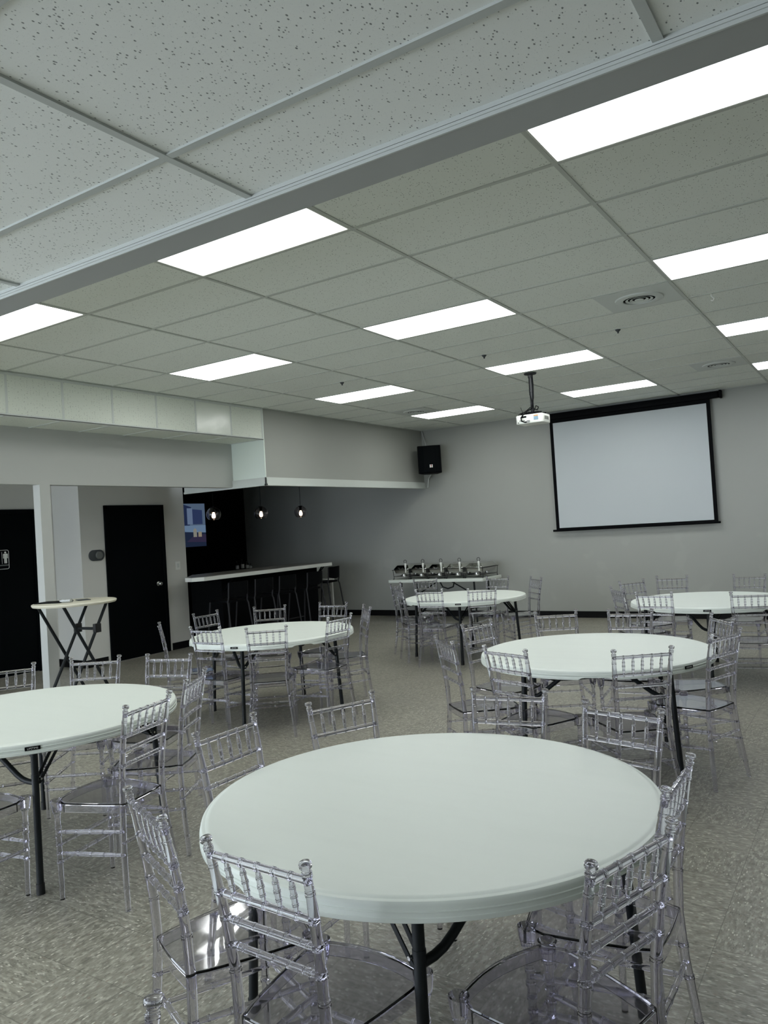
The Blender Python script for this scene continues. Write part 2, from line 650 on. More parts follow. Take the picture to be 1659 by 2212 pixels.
def door(name, x, y0, y1, z, knob=True):
    o = structure(box(name, M['black_door'], x + 0.002, x + 0.012, y0 + 0.05, y1 - 0.05, 0.008, z - 0.05))
    fr = MB().box(x, x + 0.03, y0, y0 + 0.055, 0, z).box(x, x + 0.03, y1 - 0.055, y1, 0, z).box(x, x + 0.03, y0, y1, z - 0.055, z)
    fr.build('door_frame', M['black_door'], o, None, 0.003)
    if knob:
        kn = MB().lathe([(0, 0), (0.033, 0), (0.033, 0.006), (0.014, 0.012), (0.012, 0.035), (0.026, 0.045), (0.029, 0.058), (0.022, 0.07), (0, 0.073)], 20)
        kn.xf(Matrix.Translation((x + 0.012, y1 - 0.16, 1.03)) @ Matrix.Rotation(R(90), 4, 'Y'))
        kn.build('door_knob', M['steel'], o, SM)
    return o


door('door_1', -6.7, 3.885, 4.945, 2.21)
door('door_2', -7.3, 2.27, 3.235, 2.205, False)

# ------------------------------------------------------------------ ceiling lights
LIGHT_LABELS = {
    (-3, 0): 'bright white troffer beside the drop beam, cut by the left edge',
    (-1, 0): 'large bright white troffer just past the drop beam, whole in view',
    (1, 0): 'bluish white troffer past the drop beam at the upper right edge',
    (-3, 1): 'white troffer above the tiled soffit, nearest to it',
    (-1, 1): 'white troffer in the middle of the ceiling with specks on its lens',
    (1, 1): 'bluish white troffer beside the near round vent, cut by the right edge',
    (-3, 2): 'slim white troffer above the bar bulkhead, before the far vent',
    (-1, 2): 'white troffer directly over the projector pole',
    (1, 2): 'bluish white troffer at the right edge between the two right vents',
    (-3, 3): 'slim white troffer nearest the corner loudspeaker',
    (-1, 3): 'white troffer in front of the projection screen housing',
    (1, 3): 'small bluish white troffer at right edge beside the farthest right vent',
}
light0 = None
for c in (-3, -1, 1):
    for r in range(4):
        loc = (c * 2 * T + T, r * 4 * T + T / 2, H)
        lab = LIGHT_LABELS[(c, r)]
        if (c, r) == (-3, 0):
            light0 = thing('ceiling_light', lab, 'light', loc, 0, 'lit ceiling troffers')
            fr = MB()
            a, d, w = T - 0.010, T / 2 - 0.010, 0.012
            fr.box(-a, a, -d, -d + w, 0.0, 0.008).box(-a, a, d - w, d, 0.0, 0.008)
            fr.box(-a, -a + w, -d, d, 0.0, 0.008).box(a - w, a, -d, d, 0.0, 0.008)
            fr.build('light_frame', M['white_plastic'], light0)
            le = MB().box(-a + w, a - w, -d + w, d - w, 0.0025, 0.005).build('light_lens', M['lens'], light0)
            lens_cool_mesh = le.data.copy()
            lens_cool_mesh.materials[0] = M['lens_cool']
            L = light0
        else:
            L = copy_tree(light0)
            L.location = loc
            L['label'] = lab
        if c >= 1:
            for ch in L.children:
                if ch.name.startswith('light_lens'):
                    ch.data = lens_cool_mesh

# unseen troffer copies added in the low ceiling to brighten the left foreground
for (cx, cyy) in ((0.893 - 2.5 * 2 * T, -1.612 - 1.5 * T), (0.893 - 4.5 * 2 * T, -1.612 - 1.5 * T), (0.893 - 2.5 * 2 * T, -1.612 - 5.5 * T), (0.893 - 0.5 * 2 * T, -1.612 - 5.5 * T)):
    L = copy_tree(light0)
    L.location = (cx, cyy, HL)
    L['label'] = 'added white troffer in the low near ceiling, unseen, brightening the left foreground'
    L['group'] = 'added troffers of the low ceiling'

# round vents in square lay-in panels
vent0 = None
for (x, y, lab) in ((0.915, 3.353, 'round ceiling vent in a wrinkled square panel, nearest of the vents'),
                    (0.915, 7.01, 'round ceiling vent near the right end of the projection screen'),
                    (-3.35, 7.01, 'round ceiling vent half hidden behind a troffer near the corner loudspeaker')):
    if vent0 is None:
        vent0 = thing('ceiling_vent', lab, 'vent', (x, y, H), 0, 'round ceiling vents')
        MB().box(-0.292, 0.292, -0.292, 0.292, -0.001, 0.004).build('vent_panel', M['grid_low'], vent0)
        MB().lathe([(0.19, -0.001), (0.185, -0.010), (0.150, -0.016), (0.128, -0.012), (0.126, -0.002)], 48).build('vent_ring', M['grid_low'], vent0, SM)
        for (rb, rt) in ((0.108, 0.092), (0.074, 0.058)):
            MB().lathe([(rb, -0.010), (rt, -0.004), (rt - 0.004, -0.004), (rb - 0.004, -0.0115)], 40, closed=True).build('vent_ring', M['grid_low'], vent0, SM)
        MB().lathe([(0, -0.0155), (0.030, -0.014), (0.036, -0.009), (0.02, -0.004), (0, -0.004)], 28).build('vent_cone', M['grid_low'], vent0, SM)
        MB().lathe([(0, -0.0035), (0.128, -0.0035), (0.128, -0.0025), (0, -0.0025)], 36).build('vent_shade_disc', M['vent_shade'], vent0)  # flat disc, dark colour painted as the shade inside the vent
    else:
        v = copy_tree(vent0)
        v.location = (x, y, H)
        v['label'] = lab

sp0 = None
for (x, y, lab) in ((0.48, 4.27, 'small dark sprinkler head on the ceiling grid right of the projector'),
                    (-0.91, 4.27, 'small dark sprinkler head on the ceiling grid before the projector pole'),
                    (-2.74, 4.27, 'small dark sprinkler head on the ceiling grid above the bar side')):
    if sp0 is None:
        sp0 = thing('sprinkler_head', lab, 'sprinkler', (x, y, H), 0, 'sprinkler heads')
        MB().lathe([(0, 0), (0.026, 0), (0.024, -0.006), (0.009, -0.022), (0.006, -0.032), (0, -0.033)], 16).build('sprinkler_body', M['dark_grey'], sp0, SM)
        MB().lathe([(0, -0.032), (0.009, -0.032), (0.009, -0.034), (0, -0.034)], 12).build('sprinkler_plate', M['dark_grey'], sp0)
    else:
        v = copy_tree(sp0)
        v.location = (x, y, H)
        v['label'] = lab
hk = MB().tube([(0, 0, 0), (0, 0, -0.02), (0.012, 0, -0.032), (0.02, 0, -0.045), (0.008, 0, -0.058), (-0.006, 0, -0.05)], 0.004, 8)
tag(hk.build('ceiling_hook', M['white_plastic'], None, SM, loc=(1.41, 3.66, H)), 'tiny white hook hanging from the ceiling grid at the right', 'hook')

# ------------------------------------------------------------------ projector and screen
px, py = -0.95, 5.62
pr = thing('projector', 'white projector hanging upside down from a black ceiling pole', 'projector', (px, py, H))
MB().lathe([(0, 0), (0.075, 0), (0.07, -0.012), (0.03, -0.022), (0.03, -0.05), (0, -0.05)], 24).build('ceiling_plate', M['pole'], pr, SM)
MB().tube([(0, 0, -0.03), (0, 0, -0.46)], 0.021, 16).tube([(0, 0, -0.2), (0, 0, -0.225)], 0.026, 16).build('mount_pole', M['pole'], pr, SM)
mb = MB()
mb.box(-0.07, 0.09, -0.06, 0.06, -0.487, -0.465)
for sx, sy in ((-0.12, -0.07), (0.13, -0.07), (-0.12, 0.08), (0.13, 0.08)):
    mb.tube([(0, 0, -0.47), (sx, sy, -0.48), (sx, sy, -0.50)], 0.009, 8)
mb.build('mount_bracket', M['black'], pr)


def rrect(x0, x1, y0, y1, rad, n=6):
    out = []
    for cx, cyy, a0 in ((x1 - rad, y1 - rad, 0), (x0 + rad, y1 - rad, 90), (x0 + rad, y0 + rad, 180), (x1 - rad, y0 + rad, 270)):
        for i in range(n + 1):
            a = R(a0 + 90 * i / n)
            out.append((cx + rad * math.cos(a), cyy + rad * math.sin(a)))
    return out


bd = MB().prism(rrect(-0.17, 0.17, -0.13, 0.13, 0.035), -0.605, -0.50)
body = bd.build('projector_body', M['white_plastic'], pr, SM, 0.012)
MB().box(-0.09, -0.03, -0.132, -0.128, -0.535, -0.515).box(-0.03, 0.01, -0.132, -0.128, -0.578, -0.572).box(-0.03, 0.01, -0.132, -0.128, -0.592, -0.586).box(-0.14, -0.128, -0.132, -0.128, -0.592, -0.582).box(-0.12, -0.05, -0.132, -0.128, -0.57, -0.564).build('port_panel', M['black'], body)
MB().box(0.06, 0.115, -0.133, -0.128, -0.57, -0.535).build('warning_label', M['blue'], body)
MB().box(0.06, 0.115, -0.133, -0.128, -0.53, -0.514).build('label_strip', M['orange'], body)
gr = MB()
for i in range(9):
    gr.box(0.168, 0.172, -0.07 + i * 0.015, -0.062 + i * 0.015, -0.57, -0.53)
gr.build('side_grille', M['mid_grey'], body)
MB().lathe([(0, 0), (0.038, 0), (0.038, 0.012), (0.03, 0.012), (0, 0.004)], 24).xf(Matrix.Translation((0.07, 0.128, -0.555)) @ Matrix.Rotation(R(-90), 4, 'X')).build('projector_lens', M['black'], body, SM)
cb = MB()
cb.tube([(0.022, 0, -0.01), (0.030, -0.01, -0.15), (0.024, -0.014, -0.3), (0.0, -0.03, -0.42), (-0.05, -0.10, -0.47), (-0.09, -0.15, -0.53), (-0.08, -0.165, -0.575), (-0.05, -0.14, -0.59), (-0.03, -0.13, -0.588)], 0.008, 8)
cb.tube([(-0.01, -0.02, -0.02), (-0.012, -0.02, -0.25), (0.03, -0.03, -0.43), (0.08, -0.05, -0.45), (0.10, -0.06, -0.42), (0.07, -0.06, -0.40), (0.04, -0.05, -0.45), (0.03, -0.08, -0.49)], 0.0065, 8)
cb.tube([(-0.02, 0, -0.40), (-0.07, -0.07, -0.46), (-0.12, -0.11, -0.48), (-0.15, -0.09, -0.50), (-0.10, -0.04, -0.49), (-0.02, -0.05, -0.46)], 0.005, 8)
cb.tube([(-0.09, -0.08, -0.48), (-0.115, -0.08, -0.40)], 0.003, 6)
cb.build('power_cable', M['black'], pr, SM)

ps = thing('projection_screen', 'pulled down white projection screen with black border on the back wall', 'projection screen', (-0.81, 9.12, 1.4))
MB().prism(rrect(-1.45, 1.38, -0.05, 0.05, 0.03), 1.86, 1.955).build('screen_housing', M['black'], ps, SM, 0.008)
MB().box(-1.48, -1.45, -0.055, 0.055, 1.85, 1.965).box(1.38, 1.41, -0.055, 0.055, 1.85, 1.965).build('housing_cap', M['black'], ps, None, 0.004)
MB().box(-1.235, 1.245, 0.0, 0.003, 0.05, 1.88).build('screen_border', M['black'], ps)
MB().box(-1.18, 1.19, -0.0025, -0.0005, 0.075, 1.80).build('screen_fabric', M['screen'], ps)
MB().tube([(-1.29, 0.0, 0.035), (1.275, 0.0, 0.035)], 0.017, 14).build('weight_bar', M['black'], ps, SM)

# ------------------------------------------------------------------ corner loudspeaker
sk = thing('loudspeaker', 'black loudspeaker mounted high in the back left corner', 'speaker', (-4.20, 8.86, 2.56), R(28))
MB().prism([(-0.20, -0.16), (0.20, -0.16), (0.205, -0.10), (0.13, 0.17), (-0.13, 0.17), (-0.205, -0.10)], 0, 0.49).build('speaker_cabinet', M['black'], sk, None, 0.015)
fr = MB().prism([(-0.185, -0.165), (-0.10, -0.182), (0.10, -0.182), (0.185, -0.165), (0.185, -0.15), (-0.185, -0.15)], 0.02, 0.47).build('speaker_grille', M['black_door'], sk, None, 0.004)
MB().box(0.0, 0.052, -0.187, -0.181, 0.10, 0.152).build('speaker_badge', M['white_plastic'], sk)
MB().box(0.018, 0.034, -0.189, -0.186, 0.125, 0.15).box(0.022, 0.03, -0.189, -0.186, 0.10, 0.125).build('badge_mark', M['red'], sk)
MB().box(-0.05, 0.05, 0.17, 0.30, 0.2, 0.3).build('wall_bracket', M['black'], sk)
cn = MB().tube([(-4.50, 9.17, H), (-4.46, 9.15, 3.25), (-4.33, 9.02, 3.05)], 0.011, 8)
tag(cn.build('cable_conduit', M['wall_light'], None, SM), 'thin pale cable run from the ceiling corner to the loudspeaker', 'cable')
cn = MB().tube([(-4.30, 9.05, 2.56), (-4.42, 9.17, 2.50), (-4.45, 9.18, 2.34)], 0.012, 8)
tag(cn.build('cable_conduit', M['trim'], None, SM), 'short pale cable run below the loudspeaker beside the bulkhead end', 'cable')

# ------------------------------------------------------------------ round folding tables
TABLES = {
    'T1': (1.12, -0.81, 26, 'large round white folding table in front, nearest the camera'),
    'T2': (0.775, 2.05, -27, 'round white folding table right of centre, directly behind the front one'),
    'T3': (-1.568, -0.519, -34, 'round white folding table cut off by the left edge of the photo'),
    'T4': (-2.39, 2.41, -74, 'round white folding table standing in front of the black bar'),
    'T5': (-1.98, 5.56, -69, 'round white folding table in front of the row of chafing dishes'),
    'T6': (0.97, 5.13, -82, 'round white folding table farthest right, beneath the projection screen'),
}


def tabletop():
    seg = 240
    prof = [(0.0, 0.745), (0.30, 0.745), (0.60, 0.745), (0.725, 0.745), (0.733, 0.7445), (0.738, 0.7415), (0.7415, 0.7405), (0.745, 0.7405), (0.7495, 0.739),
            (0.753, 0.735), (0.7545, 0.730), (0.7545, 0.7195), (0.7575, 0.718), (0.7575, 0.7155), (0.7555, 0.714), (0.7555, 0.704), (0.758, 0.7025), (0.758, 0.6915), (0.754, 0.689),
            (0.746, 0.690), (0.742, 0.702), (0.735, 0.712), (0.0, 0.712)]
    m = MB()
    vs, fs, rows = [], [], []
    for r, z in prof:
        if r == 0:
            rows.append([len(vs)])
            vs.append((0, 0, z))
            continue
        row = []
        for k in range(seg):
            a = 2 * math.pi * k / seg
            d = (math.degrees(a) - 45 + 45) % 90 - 45
            lift = 0.0
            if z < 0.714 and r > 0.74:
                t = max(0.0, min(1.0, (7.5 - abs(d)) / 2.2))
                t = t * t * (3 - 2 * t)
                lift = t * 0.5 * (0.716 - z)
            row.append(len(vs))
            vs.append((r * math.cos(a), r * math.sin(a), z + lift))
        rows.append(row)
    for A, B in zip(rows, rows[1:]):
        for k in range(seg):
            k2 = (k + 1) % seg
            if len(A) == 1:
                fs.append((A[0], B[k], B[k2]))
            elif len(B) == 1:
                fs.append((A[k], B[0], A[k2]))
            else:
                fs.append((A[k], B[k], B[k2], A[k2]))
    return m.add(vs, fs)


def make_table(label):
    t = thing('round_table', label, 'table', (0, 0, 0), 0, 'round folding tables')
    top = tabletop().build('tabletop', M['table'], t, R(28))
    pos = []
    for k in range(4):
        a = R(90 * k)
        foot = Vector((0.655 * math.cos(a), 0.655 * math.sin(a), 0))
        head = Vector((0.615 * math.cos(a), 0.615 * math.sin(a), 0.712))
        pos.append((foot, head))
        lg = MB().tube([head, head.lerp(foot, 0.3), foot + Vector((0, 0, 0.01))], [0.0165, 0.0165, 0.0165], 18).build('leg', M['leg'], t, SM)
        MB().tube([head.lerp(foot, 0.93), foot + Vector((0, 0, 0.0))], [0.0195, 0.0200], 18).build('foot_cap', M['rubber'], lg, SM)
        MB().tube([head.lerp(foot, 0.215), head.lerp(foot, 0.235)], 0.0185, 18).build('leg_collar', M['leg'], lg, SM)
    # curved tube joining each pair of legs under the top
    for (i, j) in ((0, 3), (2, 1)):
        A = pos[i][1].lerp(pos[i][0], 0.27)
        B = pos[j][1].lerp(pos[j][0], 0.27)
        d = (B - A).normalized()
        up = Vector((0, 0, 1))
        L = (B - A).length
        pts = []
        prof = [(0.0, 0.0), (0.05, 0.004), (0.085, 0.014), (0.12, 0.035), (0.24, 0.128), (0.27, 0.148), (0.31, 0.155)]
        for s, z in prof:
            pts.append(A + d * s + up * z)
        for s, z in reversed(prof):
            pts.append(A + d * (L - s) + up * z)
        MB().tube(pts, 0.0135, 14).build('curved_brace', M['leg'], t, SM)
    # flat folding braces, two straps each
    for (i, j) in ((0, 1), (1, 0), (2, 3), (3, 2)):
        A = pos[i][1].lerp(pos[i][0], 0.25)
        B = pos[j][1].lerp(pos[j][0], 0.25)
        d = (B - A).normalized()
        n = Vector((-d.y, d.x, 0))
        m = MB()
        for s in (-0.014, 0.014):
            p0 = A + d * 0.008 + n * s + Vector((0, 0, -0.02))
            p1 = A + d * 0.17 + n * s * 1.4 + Vector((0, 0, 0.165))
            w = Vector((0, 0, 1)).cross(n).normalized() * 0.011
            th = n * 0.002
            vs = [p0 - w - th, p0 + w - th, p0 + w + th, p0 - w + th, p1 - w - th, p1 + w - th, p1 + w + th, p1 - w + th]
            m.add(vs, [(0, 1, 2, 3), (4, 7, 6, 5), (0, 4, 5, 1), (1, 5, 6, 2), (2, 6, 7, 3), (3, 7, 4, 0)])
        br = m.build('folding_brace', M['leg'], t)
        q = A + d * 0.02 - n * 0.0
        MB().tube([q + n * 0.02, q - n * 0.02], 0.006, 10).build('rivet', M['chrome'], br, SM)
    # maker's plate on the rim, over the first leg
    pl = MB().box(0.7555, 0.7595, -0.034, 0.034, 0.7085, 0.7265).build('name_plate', M['black'], t, None, 0.0015)
    mw = Matrix.Translation((0.7598, 0, 0.7172)) @ Matrix(((0, 0, 1, 0), (1, 0, 0, 0), (0, 1, 0, 0), (0, 0, 0, 1)))
    text_mesh('lettering', 'LIFETIME', 0.0125, M['plate_text'], pl, mw, 0.0003)
    return t


tb0 = None
for k, (x, y, a, lab) in TABLES.items():
    if tb0 is None:
        tb0 = make_table(lab)
        t = tb0
    else:
        t = copy_tree(tb0)
        t['label'] = lab
    t.location = (x, y, 0)
    t.rotation_euler = (0, 0, R(a))


# ------------------------------------------------------------------ clear ballroom chairs
def rod(A, B, r, rings, seg=12, mid=None, ringr=1.2, rend=None):
    """bamboo-look rod: double rings at the given fractions, optional swelling in the middle"""
    A, B = Vector(A), Vector(B)
    L = (B - A).length
    ts = [(0.0, None), (1.0, None)]
    for t in rings:
        for off, f in ((-4.0, 1.0), (-3.4, ringr), (-1.0, ringr), (-0.5, 1.04), (0.5, 1.04), (1.0, ringr), (3.4, ringr), (4.0, 1.0)):
            ts.append((t + off * 0.001 / L, f))
    if mid:
        ts += [(q, None) for q in (0.25, 0.5, 0.75)]
    ts = sorted(set(ts), key=lambda q: q[0])
    pts, rad = [], []
    for t, f in ts:
        if t < 0 or t > 1:
            continue
        base = r
        if mid:
            base = r + (mid - r) * math.sin(math.pi * t)
        pts.append(A.lerp(B, t))
        rad.append(base * (f or 1.0))
    return MB().tube(pts, rad, seg)


def post_at(s, z):
    """centre line of a rear post: foot splays out and back, waist at the seat, back leans"""
    keys = [(0.0, 0.188, -0.205), (0.15, 0.174, -0.188), (0.30, 0.156, -0.172), (0.44, 0.143, -0.166), (0.57, 0.1435, -0.172),
            (0.70, 0.150, -0.188), (0.80, 0.1555, -0.206), (0.915, 0.161, -0.230)]
    for (z0, x0, y0), (z1, x1, y1) in zip(keys, keys[1:]):
        if z <= z1 + 1e-6:
            t = (z - z0) / (z1 - z0)
            return Vector((s * (x0 + (x1 - x0) * t), y0 + (y1 - y0) * t, z))
    return Vector((s * keys[-1][1], keys[-1][2], z))


def rear_post(s):
    zr = [0.095, 0.235, 0.335, 0.565, 0.632, 0.70, 0.767, 0.836]
    zz = [(z * 0.02, None) for z in range(0, 45)]
    ev = []
    for z in zr:
        for off, f in ((-0.0066, 1.0), (-0.0058, 1.12), (-0.0016, 1.12), (-0.0009, 1.03), (0.0009, 1.03), (0.0016, 1.12), (0.0058, 1.12), (0.0066, 1.0)):
            ev.append((z + off, f))
    pts = [(z, f) for z, f in zz if all(abs(z - q) > 0.014 for q in zr) and z < 0.875] + ev
    # finial: collar, neck and flattened ball
    pts += [(0.876, 1.0), (0.8768, 1.16), (0.8805, 1.16), (0.8812, 1.04), (0.8822, 1.04), (0.883, 1.2), (0.8872, 1.2), (0.889, 1.0), (0.892, 0.92), (0.897, 0.94),
            (0.8985, 1.25), (0.9005, 1.42), (0.904, 1.47), (0.908, 1.44), (0.911, 1.3), (0.9125, 1.0), (0.913, 0.3)]
    pts.sort(key=lambda q: q[0])
    P = [post_at(s, z) for z, f in pts]
    def base(z):
        return 0.0118 + 0.0026 * math.sin(math.pi * min(1, max(0, z / 0.9))) - (0.0012 if z > 0.8 else 0)
    return MB().tube(P, [base(z) * (f or 1.0) for z, f in pts], 16)


def front_leg(s):
    top, bot = Vector((s * 0.175, 0.19, 0.44)), Vector((s * 0.172, 0.185, 0.0))
    L = 0.44
    pts = [(0.0, 1.0), (0.11, 1.0)]
    zs = [0.175, 0.215, 0.255, 0.295, 0.335]
    ev = [(0.0, 0.0105), (0.12, 0.0118)]
    for z in zs:
        ev += [(z - 0.0085, 0.0122), (z - 0.006, 0.0152), (z + 0.006, 0.0152), (z + 0.0085, 0.0124)]
    ev += [(0.385, 0.0128), (0.398, 0.0165), (0.402, 0.0165), (0.406, 0.0205), (0.43, 0.0250), (0.452, 0.0275), (0.464, 0.0275), (0.466, 0.024), (0.460, 0.018), (0.452, 0.002)]
    P = [bot.lerp(top, min(1.0, z / L)) if z <= L else Vector((top.x, top.y, z)) for z, r in ev]
    return MB().tube_z(P, [r for z, r in ev], 18)


def _tube_z(self, P, rad, seg):
    vs, fs = [], []
    n = len(P)
    for p, r in zip(P, rad):
        for k in range(seg):
            a = 2 * math.pi * k / seg
            vs.append((p.x + r * math.cos(a), p.y + r * math.sin(a), p.z))
    for i in range(n - 1):
        for k in range(seg):
            k2 = (k + 1) % seg
            fs.append((i * seg + k, i * seg + k2, (i + 1) * seg + k2, (i + 1) * seg + k))
    fs.append(tuple(reversed(range(seg))))
    fs.append(tuple(range((n - 1) * seg, n * seg)))
    return self.add(vs, fs)


MB.tube_z = _tube_z


def seat_shell():
    out = []
    n = 12
    for i in range(n + 1):                       # bowed front edge, left to right
        t = i / n
        out.append((-0.165 + 0.33 * t, 0.20 + 0.030 * math.sin(math.pi * t)))
    for i in range(1, 9):                        # right side
        t = i / 9
        out.append((0.19 - 0.052 * t + 0.006 * math.sin(math.pi * t), 0.175 - 0.335 * t))
    for i in range(n + 1):
        t = i / n
        out.append((0.128 - 0.256 * t, -0.175 - 0.006 * math.sin(math.pi * t)))
    for i in range(1, 9):
        t = 1 - i / 9
        out.append((-(0.19 - 0.052 * t + 0.006 * math.sin(math.pi * t)), 0.175 - 0.335 * t))
    def ring(s, z):
        return [(x * s, y * s + (0.012 * (1 - s)), z) for x, y in out]
    rings = [ring(0.955, 0.4545), ring(0.97, 0.4585), ring(0.99, 0.4585), ring(1.0, 0.455), ring(1.0, 0.414), ring(0.985, 0.412), ring(0.978, 0.416), ring(0.978, 0.446), ring(0.955, 0.4485)]
    m = len(out)
    vs, fs = [], []
    for q in rings:
        vs += q
    for a in range(len(rings) - 1):
        for k in range(m):
            k2 = (k + 1) % m
            fs.append((a * m + k, a * m + k2, (a + 1) * m + k2, (a + 1) * m + k))
    c0 = len(vs)
    vs += [(0, 0.01, 0.4515), (0, 0.01, 0.4455)]
    last = (len(rings) - 1) * m
    for k in range(m):
        k2 = (k + 1) % m
        fs.append((c0, k2, k))
        fs.append((c0 + 1, last + k, last + k2))
    return MB().add(vs, fs)


def make_chair(label):
    t = thing('ballroom_chair', label, 'chair', (0, 0, 0), 0, 'clear ballroom chairs')
    g = M['resin']
    seat_shell().build('seat', g, t, R(12))
    for s in (-1, 1):
        rear_post(s).build('back_post', g, t, R(28))
        front_leg(s).build('leg', g, t, R(28))
    zs = (0.866, 0.767, 0.70, 0.632)
    for i, z in enumerate(zs):
        A, B = post_at(-1, z), post_at(1, z)
        fr = [1 / 6, 2 / 6, 3 / 6, 4 / 6, 5 / 6]
        rod(A, B, 0.0098 if i < 2 else 0.0088, fr if i < 2 else [0.1] + fr + [0.9], 16, None, 1.16).build('top_rail' if i == 0 else 'back_rail', g, t, R(28))
    for k in range(5):
        f = (k + 1) / 6
        A = post_at(-1, 0.772).lerp(post_at(1, 0.772), f)
        B = post_at(-1, 0.861).lerp(post_at(1, 0.861), f)
        rod(A, B, 0.0048, [0.25, 0.5, 0.75], 16, 0.0078, 1.16).build('spindle', g, t, R(28))
    fr = [0.12, 0.3, 0.5, 0.7, 0.88]
    for z in (0.255, 0.175):
        rod((-0.173, 0.188, z), (0.173, 0.188, z), 0.0068, fr, 16, 0.0096, 1.14).build('stretcher', g, t, R(28))
    for s in (-1, 1):
        for z in (0.335, 0.235):
            rod((s * 0.174, 0.188, z - 0.02), post_at(s, z), 0.0068, fr, 16, 0.0096, 1.14).build('stretcher', g, t, R(28))
    rod(post_at(-1, 0.285), post_at(1, 0.285), 0.0068, fr, 16, 0.0092, 1.14).build('stretcher', g, t, R(28))
    return t


CHAIRS = [
    # finial midpoint x, y, facing angle, label
    (1.176, -1.728, 88.0, 'clear chair, back to camera, left of centre at the near edge of the front table'),
    (0.645, -1.606, 67.0, 'clear chair at the lower left of the front table, back seen nearly edge-on'),
    (0.212, -0.840, -0.1, 'clear chair at the left rim of the front table, nearest the left-edge table'),
    (0.394, -0.308, -25.0, 'clear chair alone behind the far left rim of the front table, before open floor'),
    (1.039, 0.058, -80.7, 'clear chair behind the far rim of the front table, left of two there'),
    (1.572, -0.080, -103.0, 'clear chair behind the far rim of the front table, right of two there'),
    (1.937, -0.797, -179.7, 'clear chair edge-on at the right rim of the front table, behind another chair'),
    (1.949, -1.319, 162.6, 'clear chair at the lower right of the front table, nearest on that side'),
    (1.3125, -2.348, -45.0, 'clear chair of which only one finial shows in the bottom left corner'),
    (-1.999, 0.197, -58.0, 'clear chair at the left-edge table, in front of the tall cocktail table legs'),
    (-1.527, 0.412, -73.0, 'clear chair at the far right rim of the left-edge table, facing the camera'),
    (-0.504, -0.617, -167.9, 'clear chair at right of left-edge table, whole side view in front of its tabletop'),
    (-0.754, -0.081, -151.7, 'clear chair at the right tip of the left-edge table, behind the side-view chair'),
    (-2.352, -0.212, -38.0, 'clear chair at the far side of the left-edge table, half cut by the photo edge'),
    (-1.170, -1.360, 100.0, 'clear chair cut by the left edge, only a front seat corner and leg showing'),
    (-3.070, 1.660, 49.0, 'thin edge-on clear chair in front of the black door, left of the bar table'),
    (-3.386, 2.531, -1.3, 'clear chair at the far left of the bar table, tucked beside the door wall'),
    (-2.986, 3.059, -50.1, 'clear chair at the bar table, back outlined against the black bar middle'),
    (-2.407, 3.399, -82.8, 'clear chair at the bar table, back below the bar stool at the counter end'),
    (-1.774, 3.100, -134.6, 'edge-on clear chair at far right of the bar table, against the open floor'),
    (-1.572, 2.376, 177.6, 'clear chair at the right rim of the bar table, back slanting over the tabletop'),
    (-1.770, 1.637, 127.0, 'clear chair in front of the bar table, back square to camera beside the plate'),
    (-2.380, 1.552, 94.0, 'clear chair in front of the bar table at its left rim, back leaning left'),
    (-2.610, 5.020, 46.0, 'clear chair at left of the chafing-dish round table, the nearer of two overlapping chairs'),
    (-3.020, 5.600, 8.0, 'clear chair at left of the chafing-dish round table, the farther of two overlapping chairs'),
    (-2.970, 6.310, -52.0, 'clear chair behind the chafing-dish round table, under the buffet table middle'),
    (-1.945, 6.492, -92.0, 'clear chair behind the chafing-dish round table, right of the buffet table'),
    (-1.301, 6.265, -133.9, 'edge-on clear chair at the right of the table before the chafing dishes'),
    (-1.365, 4.800, 129.0, 'clear chair in front of the chafing-dish round table, right of two there'),
    (-1.990, 4.686, 97.7, 'clear chair in front of the chafing-dish round table, left of two there'),
    (0.030, 1.318, 48.1, 'clear chair leftmost at the middle right table, back edge-on over open floor'),
    (-0.128, 2.125, -14.8, 'clear chair at the far left rim of the middle right table, tilted back seen'),
    (0.572, 1.055, 71.2, 'clear chair in front of the middle right table at left, back leaning left'),
    (0.238, 2.796, -60.4, 'clear chair behind the middle right table at left, against the baseboard'),
    (0.793, 2.906, -82.8, 'clear chair behind the middle right table, right of its neighbour at the far rim'),
    (1.330, 1.180, 126.3, 'clear chair in front of the middle right table, square back over the white top'),
    (1.640, 1.870, 160.0, 'clear chair at the right rim of the middle right table, legs splayed on floor'),
    (1.500, 2.600, -146.0, 'clear chair behind the right rim chair of the middle right table'),
    (0.180, 4.677, 38.0, 'clear chair leftmost at the table below the screen, back nearly edge-on'),
    (0.098, 5.527, -36.0, 'clear chair behind the left rim of the table below the projection screen'),
    (0.413, 6.040, -80.0, 'clear chair standing against the wall behind the table below the screen'),
    (1.214, 6.073, -98.7, 'clear chair by the wall at the right edge behind the far right table'),
    (0.659, 4.187, 85.7, 'clear chair in front of the table below the screen, at its left'),
    (1.474, 4.203, 101.9, 'clear chair in front of the far right table, cut by the right edge'),
]
ch0 = None
for x, y, a, lab in CHAIRS:
    if ch0 is None:
        ch0 = make_chair(lab)
        c = ch0
    else:
        c = copy_tree(ch0)
        c['label'] = lab
    c.location = (x + 0.23 * math.cos(R(a)), y + 0.23 * math.sin(R(a)), 0)
    c.rotation_euler = (0, 0, R(a - 90))

# ------------------------------------------------------------------ cocktail table with X legs
ck = thing('cocktail_table', 'tall round cocktail table with cream top and crossed dark legs by the column', 'table', (-4.52, 1.83, 0), R(4))
MB().lathe([(0, 1.098), (0.395, 1.098), (0.405, 1.094), (0.408, 1.086), (0.404, 1.074), (0.396, 1.066), (0.385, 1.066), (0.38, 1.082), (0, 1.082)], 72).build('tabletop', mat('cream_plastic', rgb(212, 208, 190), 0.45), ck, R(30))


def frame_leg(x, y0, y1):
    return MB().tube([(x, y0, 1.075), (x, y1, 0.02)], 0.0155, 12)


